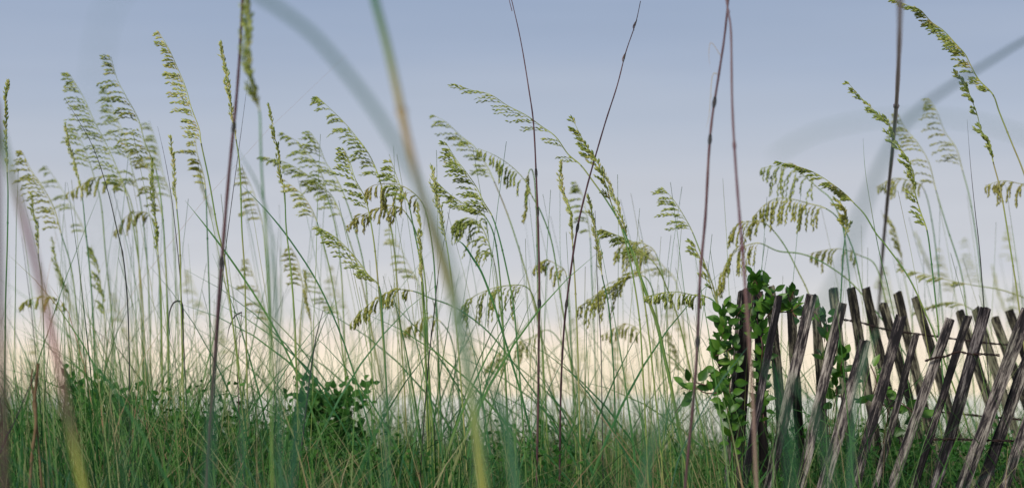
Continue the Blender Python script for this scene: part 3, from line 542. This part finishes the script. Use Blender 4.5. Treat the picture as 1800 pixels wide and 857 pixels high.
blade(5.3, [(800,420),(815,430),(832,455),(848,482),(870,540)], .0055, M['leaf'], 'short dark green blade slanting right under the crisp centre head')
blade(5.3, [(325,352),(362,398),(405,455),(455,530),(500,610),(540,700)], .0050, M['leaf'], 'long dark blade slanting right and down behind the thick purple stem')
blade(5.4, [(420,320),(470,372),(512,425),(560,500),(600,590),(630,680)], .0042, M['leaf'], 'long thin blade slanting right and down across the blurred green stalk')
blade(4.6, [(1330,590),(1290,640),(1260,680),(1225,740),(1195,800),(1180,857)], .0030, M['near'], 'thin bright blade slanting across the vine toward the post')

# ------------------------------------------------------------------ sand fence
def slat(pts, d, w, parent, org, mat, label=None, th=.011, name='slat'):
    """split wooden lath built along its own Z so that the grain follows it"""
    top = W(*pts[0], d); bot = W(*pts[-1], d); dirv = (top - bot).normalized()
    t_ = (bot.z - (ground_z(bot.x, bot.y) - .08)) / dirv.z; base = bot - dirv * t_; L = (top - base).length
    w *= .84; n = 44; m = MB(); K = 7; sd_ = rnd(0, 99); bend = rnd(-.010, .010); tw = rnd(-.35, .35)
    for i in range(n + 1):
        z = L * (1 - (1 - i / n) ** 1.0); u = i / n
        ww = w * (1 + .12 * mnoise.noise(Vector((sd_, z * 9, 0))) + .09 * mnoise.noise(Vector((sd_ + 40, z * 55, 0)))) * (1 if i < n else .94)
        cx = bend * math.sin(PI * u) + .002 * mnoise.noise(Vector((sd_ + 5, z * 14, 0)))
        tt = tw * (u - .6); ring = []
        for k in range(K):                                        # ridged front
            fx = k / (K - 1) - .5; gr = -.0028 * max(0, mnoise.noise(Vector((sd_ + 9 + k * 3.1, z * 5, 3))) + .1) * (0 if k in (0, K - 1) else 1)
            ring.append((cx + fx * ww, -th / 2 - gr + (.0022 if k in (0, K - 1) else 0)))
        for k in range(4): fx = .5 - k / 3; ring.append((cx + fx * ww, th / 2 - (.0015 if k in (0, 3) else 0)))
        topj = (.006 * mnoise.noise(Vector((sd_, 1, 5)))) if i == n else 0
        for q, (x, y) in enumerate(ring):
            zz = z + (rnd(-.0035, .0035) + x * rnd(-.1, .25) if i == n else 0)
            m.v.append(Vector((x * math.cos(tt) - y * math.sin(tt), x * math.sin(tt) + y * math.cos(tt), zz)))
    R = K + 4
    for i in range(n):
        for k in range(R):
            k2 = (k + 1) % R; m.f.append((i * R + k, i * R + k2, (i + 1) * R + k2, (i + 1) * R + k))
    m.f.append(tuple(range(R - 1, -1, -1))); m.f.append(tuple(n * R + k for k in range(R)))
    o = m.build(name, mat, parent, smooth=False)
    zax = dirv; yax = Vector((rnd(-.15, .15), 1, 0)); xax = yax.cross(zax).normalized(); yax = zax.cross(xax)
    o.matrix_local = Matrix.Translation(base - org) @ Matrix(((xax.x, yax.x, zax.x), (xax.y, yax.y, zax.y), (xax.z, yax.z, zax.z))).to_4x4()
    if label: o['label'] = label
    return o
def wire(pts, d, parent, org, r=.0017):
    P = spline([W(x, y, d) for x, y in pts], 14); m = MB()
    for ph in (0, PI):
        Q = []
        for i, p in enumerate(P):
            a = i * .55 + ph; amp = .0019
            Q.append(p + Vector((0, math.cos(a) * amp, math.sin(a) * amp)))
        m.tube(Q, [r] * len(Q), 5)
    return m.build('wire', M['wire'], parent, org=org)

of = Vector((1.0, 5.0, 0)); ff = empty('sand_fence', of); tag(ff, 'front run of weathered grey slats leaning right, wired together at the right', 'fence')
FS = [([(1369,520),(1325,745)],4.98,.021,'narrow dark slat beside the post'),([(1427,518),(1373,772)],5.0,.031,'pale split slat'),([(1480,533),(1431,762)],4.97,.031,'light grey slat with dark streaks'),
      ([(1521,598),(1457,838)],4.94,.034,'dull slat topped by a green leaf'),([(1584,556),(1500,857)],4.98,.032,None),([(1610,587),(1547,824)],5.0,.020,'thin short slat'),
      ([(1670,562),(1573,857)],4.97,.028,None),([(1702,555),(1607,857)],5.0,.022,None),([(1733,541),(1642,857)],4.96,.034,'tall dark slat'),([(1806,545),(1687,857)],4.94,.037,None),
      ([(1822,590),(1731,857)],4.97,.034,None),([(1850,610),(1765,857)],4.95,.030,None),([(1895,600),(1815,857)],5.0,.030,None)]
for p, d, w, lb in FS: slat(p, d, w, ff, of, M['wood_dark'] if lb in ('tall dark slat', 'narrow dark slat beside the post') else M['wood'], lb)  # narrow slat by the post: its shadow is put into the colour with darker wood
wire([(1626,634),(1645,628),(1662,626),(1684,618),(1706,622),(1730,622),(1757,624)], 4.955, ff, of)
wire([(1640,772),(1680,771),(1720,773),(1770,774),(1830,776)], 4.955, ff, of)
ob = Vector((1.2, 5.75, 0)); fb = empty('sand_fence', ob); tag(fb, 'rear run of darker slats leaning left behind the front run', 'fence')
BS = [([(1354,503),(1372,690)],5.45),([(1388,505),(1404,720)],5.5),([(1434,534),(1446,740)],5.6),([(1464,506),(1490,730)],5.65),([(1496,506),(1530,700)],5.7),([(1522,507),(1566,705)],5.75),
      ([(1552,533),(1598,700)],5.8),([(1577,513),(1626,705)],5.8),([(1609,522),(1655,680)],5.85),([(1686,546),(1733,690)],5.9),([(1714,542),(1760,680)],5.95),([(1748,557),(1796,680)],5.95),([(1774,546),(1822,680)],6.0),([(1815,552),(1860,680)],6.0)]
for p, d in BS: slat(p, d, .031, fb, ob, M['wood_rear'], None)
wire([(1470,560),(1486,562),(1515,567),(1550,577),(1600,585),(1640,590),(1690,597),(1740,603),(1775,606),(1830,612)], 5.70, fb, ob, .0018)
wire([(1440,690),(1500,700),(1560,712),(1640,722),(1720,730),(1830,740)], 5.70, fb, ob, .0018)
op = Vector((.6, 5.2, 0)); pf = empty('fence_post', op); tag(pf, 'dark weathered corner post wrapped in green vine', 'fence post')
slat([(1313,508),(1300,760)], 5.22, .050, pf, op, M['dark_wood'], 'thick dark core', th=.06, name='timber')
slat([(1332,512),(1345,760)], 5.26, .030, pf, op, M['dark_wood'], None, th=.02, name='timber')
slat([(1301,512),(1280,760)], 5.18, .014, pf, op, M['wood'], 'grey split edge', th=.012, name='timber')

# ------------------------------------------------------------------ vines and broad leaves
def broad_leaf(p, d, up, L, w, cup=.15):
    """oval leaf with midrib fold, curved along its length"""
    m = MB(); d = d.normalized(); a = d.cross(up).normalized(); b = a.cross(d); n = 6
    prof = [.12, .72, 1.0, .98, .78, .42, .04]; q = p.copy(); dd = d.copy()
    cur = rnd(-.05, .16)
    for i in range(n + 1):
        ww = w * prof[i] / 2
        m.v += [q - a * ww + b * ww * cup * 2, q.copy(), q + a * ww + b * ww * cup * 2]
        dd = (dd - b * cur).normalized(); q = q + dd * L / n
    for i in range(n):
        for k in (0, 1):
            s_ = 3 * i + k; m.f.append((s_, s_ + 1, s_ + 4, s_ + 3))
    return m
def vine(paths, label, d, spacing=.03, L=(.030, .046), clump=1, dj=.04, mat='vine_leaf', name='climbing_vine', cat='vine', group=None, st=.0016, wr=.54, grounded=False):
    P0 = W(*paths[0][-1], d); org = Vector((P0.x, P0.y, max(P0.z, 0)))
    e = empty(name, org); tag(e, label, cat, group)
    for path in paths:
        P = spline([W(x, y, d + rnd(-dj, dj)) for x, y in path], 7)
        if grounded: P = to_ground(P)
        m = MB(); m.tube(P, [st * rnd(.8, 1.2) for _ in P], 5); m.build('vine_stem', M['vine_stem'] if mat == 'vine_leaf' else M['stem'], e, org=org)
        acc = 0; Pn = P[:(len(path) - 1) * 7 + 1]
        for i in range(len(Pn) - 1):
            acc += (Pn[i + 1] - Pn[i]).length
            while acc > spacing:
                acc -= spacing * rnd(.7, 1.3)
                for c in range(clump):
                    dr = Vector((rnd(-1, 1), rnd(-.9, .6), rnd(-.2, 1.3))).normalized(); up = Vector((rnd(-.7, .7), -1, rnd(-.2, 1))).normalized()
                    l = rnd(*L); st_ = Pn[i] + dr * rnd(.004, .012)
                    broad_leaf(st_, dr, up, l, l * rnd(wr - .08, wr + .1)).build('leaf', M[mat], e, org=org)
    return e
vine([[(1325,482),(1335,510),(1350,540),(1385,548),(1405,535)],[(1352,505),(1362,535),(1345,560)],[(1330,488),(1322,505),(1335,525)],[(1400,560),(1388,535),(1395,512)]], 'bright vine sprays over the top of the post and the slats beside it', 5.08, .0066, (.025, .040), 1)
vine([[(1270,540),(1272,580),(1262,620),(1268,670),(1280,730),(1290,800)],[(1302,545),(1285,575),(1290,630),(1283,690),(1300,760)],[(1258,625),(1290,610)],[(1330,560),(1340,610),(1335,680),(1345,750)]], 'dense dark vine hanging down the left side of the post', 5.10, .0062, (.025, .040), 1)
vine([[(1186,725),(1205,700),(1218,680),(1240,690),(1262,690)],[(1197,683),(1215,672),(1240,676),(1256,684)]], 'vine tendril reaching out left from the foot of the post', 5.1, .018, (.032, .042), 1, .02)
vine([[(1405,560),(1425,545),(1440,560),(1450,600)],[(1448,545),(1455,590),(1448,640),(1470,680),(1465,720)],[(1485,620),(1478,650),(1495,680)]], 'vine leaves between the first front slats and rear slats', 5.25, .010, (.028, .042), 1)
vine([[(1530,640),(1540,670),(1535,700),(1560,720),(1552,780)],[(1575,700),(1600,720),(1620,740)]], 'lower vine leaves behind the middle slats', 5.35, .018, (.036, .050), 1)
# leafy weeds
def weed(x, y, wpx, hpx, d, n, label, L=(.018, .030), mat='weed', group='leafy weeds in the grass'):
    paths = [[(x + rnd(-.5, .5) * wpx, y + rnd(0, .35) * hpx), (x + rnd(-.35, .35) * wpx, y + hpx * .6), (x + rnd(-.2, .2) * wpx, y + hpx)] for _ in range(n)]
    return vine(paths, label, d, .013, (L[0] * .8, L[1] * .82), 1, .08, mat, 'leafy_weed', 'weed', group, .0009, .72, True)
weed(590, 668, 150, 130, 5.6, 30, 'dark leafy bush standing above the grass against the cream glow', (.020, .032))
weed(515, 690, 50, 100, 5.8, 3, 'small leafy sprig just left of the dark leafy bush', (.018, .026))
weed(150, 650, 80, 150, 5.5, 15, 'leafy weed among the stems at the left, right of the mauve blurred stalk', (.020, .030))
weed(205, 672, 80, 140, 5.7, 15, 'leafy weed under the crowded left clump', (.020, .030))
weed(310, 715, 110, 100, 6.0, 11, 'low leafy weed left of the thick purple stem', (.018, .028))
weed(440, 735, 80, 90, 6.0, 5, 'low leafy weed at the foot of the blurred green stalk', (.018, .028))
weed(1600, 765, 90, 90, 5.6, 9, 'low leafy weed behind the middle slats', (.016, .026))
weed(1690, 760, 90, 90, 5.6, 9, 'low leafy weed behind the tall dark slat', (.016, .026))
weed(1765, 730, 80, 120, 5.5, 10, 'leafy weed in the right bottom corner behind the slats', (.016, .026))

# ------------------------------------------------------------------ grass (stuff)
def grass(name, N, yr, hmean, hsd, wr, seed, mat, label, lean=.25, xr=None, tail=.1, tailh=.3, droop=.35, rows=7, hfun=None, wind=-.05, keep=None, zcap=None):
    rs = np.random.RandomState(seed)
    y = np.sqrt(rs.uniform(yr[0] ** 2, yr[1] ** 2, N)); half = .285 * y + .15
    x = rs.uniform(-1, 1, N) * half if xr is None else rs.uniform(xr[0], xr[1], N) * y
    # tufts: pull blades toward clump centres
    cx = np.round(x * 7) / 7 + .05 * np.sin(y * 31); cy = np.round(y * 5) / 5
    f = rs.uniform(0, .8, N); x = x + (cx - x) * f; y = y + (cy - y) * f
    if keep is not None:
        k = keep(x, y, rs); x = x[k]; y = y[k]; N = len(x)
    drop = np.clip((y - 11.5) / 9, 0, 1); drop = drop * drop * (3 - 2 * drop)
    g = .05 * np.sin(x * 1.7 + y * .6) + .04 * np.sin(y * 1.3 - x * .8) - 2.55 * drop - .01
    H = np.clip(rs.normal(hmean, hsd, N), hmean * .4, None); H += (rs.rand(N) < tail) * np.minimum(rs.exponential(tailh, N), .42)
    if hfun is not None: H = H * hfun(x, y)
    if zcap is not None: H = np.minimum(H, zcap(x, y) * rs.uniform(.8, 1.0, N))
    az = rs.uniform(0, 2 * PI, N); ln = np.abs(rs.normal(0, lean, N)); dx = np.cos(az) * ln + wind; dy = np.sin(az) * ln * .8
    dr = rs.uniform(0, droop, N); w = rs.uniform(wr[0], wr[1], N)
    phi = rs.uniform(-1.1, 1.1, N); ax = np.cos(phi); ay = np.sin(phi)
    V_ = np.zeros((N, rows, 2, 3))
    for i in range(rows):
        t = i / (rows - 1); out = t ** 1.7
        px = x + dx * H * out * 1.2; py = y + dy * H * out; pz = g + H * (t - dr * t ** 4.0 * (1 + ln))
        ww = w * (1 - t ** 2.2) / 2 + .00025
        for s_, sg in ((0, -1), (1, 1)):
            V_[:, i, s_, 0] = px + sg * ax * ww; V_[:, i, s_, 1] = py + sg * ay * ww; V_[:, i, s_, 2] = pz
    V_ = V_.reshape(-1, 3)
    b = (np.arange(N) * rows * 2)[:, None, None]; i = (np.arange(rows - 1) * 2)[None, :, None]
    Fq = (b + i + np.array([0, 1, 3, 2])[None, None, :]).reshape(-1, 4)
    me = bpy.data.meshes.new(name); me.vertices.add(len(V_)); me.vertices.foreach_set('co', V_.ravel().astype(np.float32))
    me.loops.add(Fq.size); me.loops.foreach_set('vertex_index', Fq.ravel().astype(np.int32))
    me.polygons.add(len(Fq)); me.polygons.foreach_set('loop_start', (np.arange(len(Fq)) * 4).astype(np.int32)); me.polygons.foreach_set('loop_total', np.full(len(Fq), 4, np.int32))
    me.update(calc_edges=True); me.polygons.foreach_set('use_smooth', [True] * len(Fq)); me.materials.append(M[mat])
    o = bpy.data.objects.new(name, me); C.objects.link(o)
    return tag(o, label, 'grass', kind='stuff')
und = lambda x, y: .97 + .03 * np.clip((-x / y - .06) * 12, -.5, 1) + .08 * np.sin(x * 3.1 + y) + .10 * np.sin(x * 7.3 - y * 2) + .05 * np.sin(x * 13 + y * 3)
grass('grass', 18000, (4.5, 7.0), .80, .09, (.0020, .0058), 11, 'grass', 'tangled green dune grass round the stalks and the fence', .26, tail=.12, tailh=.15, hfun=und)
grass('grass', 14000, (7.0, 11.4), .79, .07, (.0030, .0060), 12, 'grass', 'more distant dune grass along the crest', .25, tail=.12, tailh=.14, hfun=und)
grass('grass', 120, (2.0, 3.0), .76, .05, (.004, .0075), 13, 'near', 'blurred grass close to the viewer along the bottom', .14, tail=.0, hfun=und)
grass('grass', 900, (3.0, 4.6), .76, .07, (.0025, .0060), 14, 'near', 'soft grass between the viewer and the stalks', .3, tail=.0, hfun=und)
grass('grass', 2200, (4.7, 6.0), .93, .12, (.0010, .0024), 16, 'grass', 'fine wiry dune grass bent in all directions', .5, tail=.1, tailh=.12, droop=.95, rows=10, hfun=und)
grass('grass', 3000, (4.6, 5.6), .98, .10, (.0012, .0034), 17, 'grass', 'pale wiry grass lying tangled on top of the clumps', .85, tail=.0, tailh=.12, droop=1.5, rows=12, hfun=und)
grass('grass', 2600, (6.0, 9.5), 1.02, .15, (.0018, .0040), 18, 'grass', 'taller fine grass rising softly behind the stalks at left and centre', .22, xr=(-.29, .07), tail=.2, tailh=.2, droop=.5, rows=9)
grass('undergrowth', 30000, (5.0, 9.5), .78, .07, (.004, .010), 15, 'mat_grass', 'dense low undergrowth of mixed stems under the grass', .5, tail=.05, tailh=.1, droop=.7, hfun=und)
def cover(N, yr, xr, top, seed, label, size=(.012, .024)):
    """small paired leaves of the creeping plants that fill the gaps: too many to count"""
    rs = np.random.RandomState(seed); y = rs.uniform(*yr, N); x = rs.uniform(*xr, N) * y
    f = .5 + .5 * np.sin(x * 5.1 + y * 2.3) * np.sin(x * 2.3 - y * 3.1 + 1)
    z = .25 + (top * (.80 + .20 * f) - .25) * rs.rand(N) ** .6
    d = rs.normal(0, 1, (N, 3)); d[:, 2] = np.abs(d[:, 2]) * .6; d /= np.linalg.norm(d, axis=1)[:, None]
    u = rs.normal(0, 1, (N, 3)); a = np.cross(d, u); a /= np.linalg.norm(a, axis=1)[:, None]; b = np.cross(a, d)
    L = rs.uniform(*size, N)[:, None]; w = L * .33; P = np.stack([x, y, z], 1)
    V_ = np.stack([P, P + d * L * .35 + a * w + b * w * .3, P + d * L * .5, P + d * L * .35 - a * w + b * w * .3, P + d * L], 1).reshape(-1, 3)
    q = np.arange(N)[:, None] * 5; Fs = np.concatenate([q + [0, 1, 2], q + [0, 2, 3], q + [1, 4, 2], q + [2, 4, 3]], 1).reshape(-1, 3)
    me = bpy.data.meshes.new('ground_cover_leaves'); me.vertices.add(len(V_)); me.vertices.foreach_set('co', V_.ravel().astype(np.float32))
    me.loops.add(Fs.size); me.loops.foreach_set('vertex_index', Fs.ravel().astype(np.int32))
    me.polygons.add(len(Fs)); me.polygons.foreach_set('loop_start', (np.arange(len(Fs)) * 3).astype(np.int32)); me.polygons.foreach_set('loop_total', np.full(len(Fs), 3, np.int32))
    me.update(calc_edges=True); me.materials.append(M['weed'])
    o = bpy.data.objects.new('ground_cover_leaves', me); C.objects.link(o); return tag(o, label, 'leaves', kind='stuff')
cover(11000, (5.2, 7.2), (.08, .29), .84, 21, 'small green leaves of low plants filling the gaps behind the slats')
cover(9500, (5.1, 6.8), (-.29, .04), .85, 22, 'small green leaves among the grass at the left and middle')
cover(2400, (5.2, 6.2), (-.12, -.05), .93, 23, 'small leaves massed round the leafy bush')
cover(3000, (5.2, 6.4), (-.25, -.13), .95, 24, 'small leaves massed at the foot of the left clump')
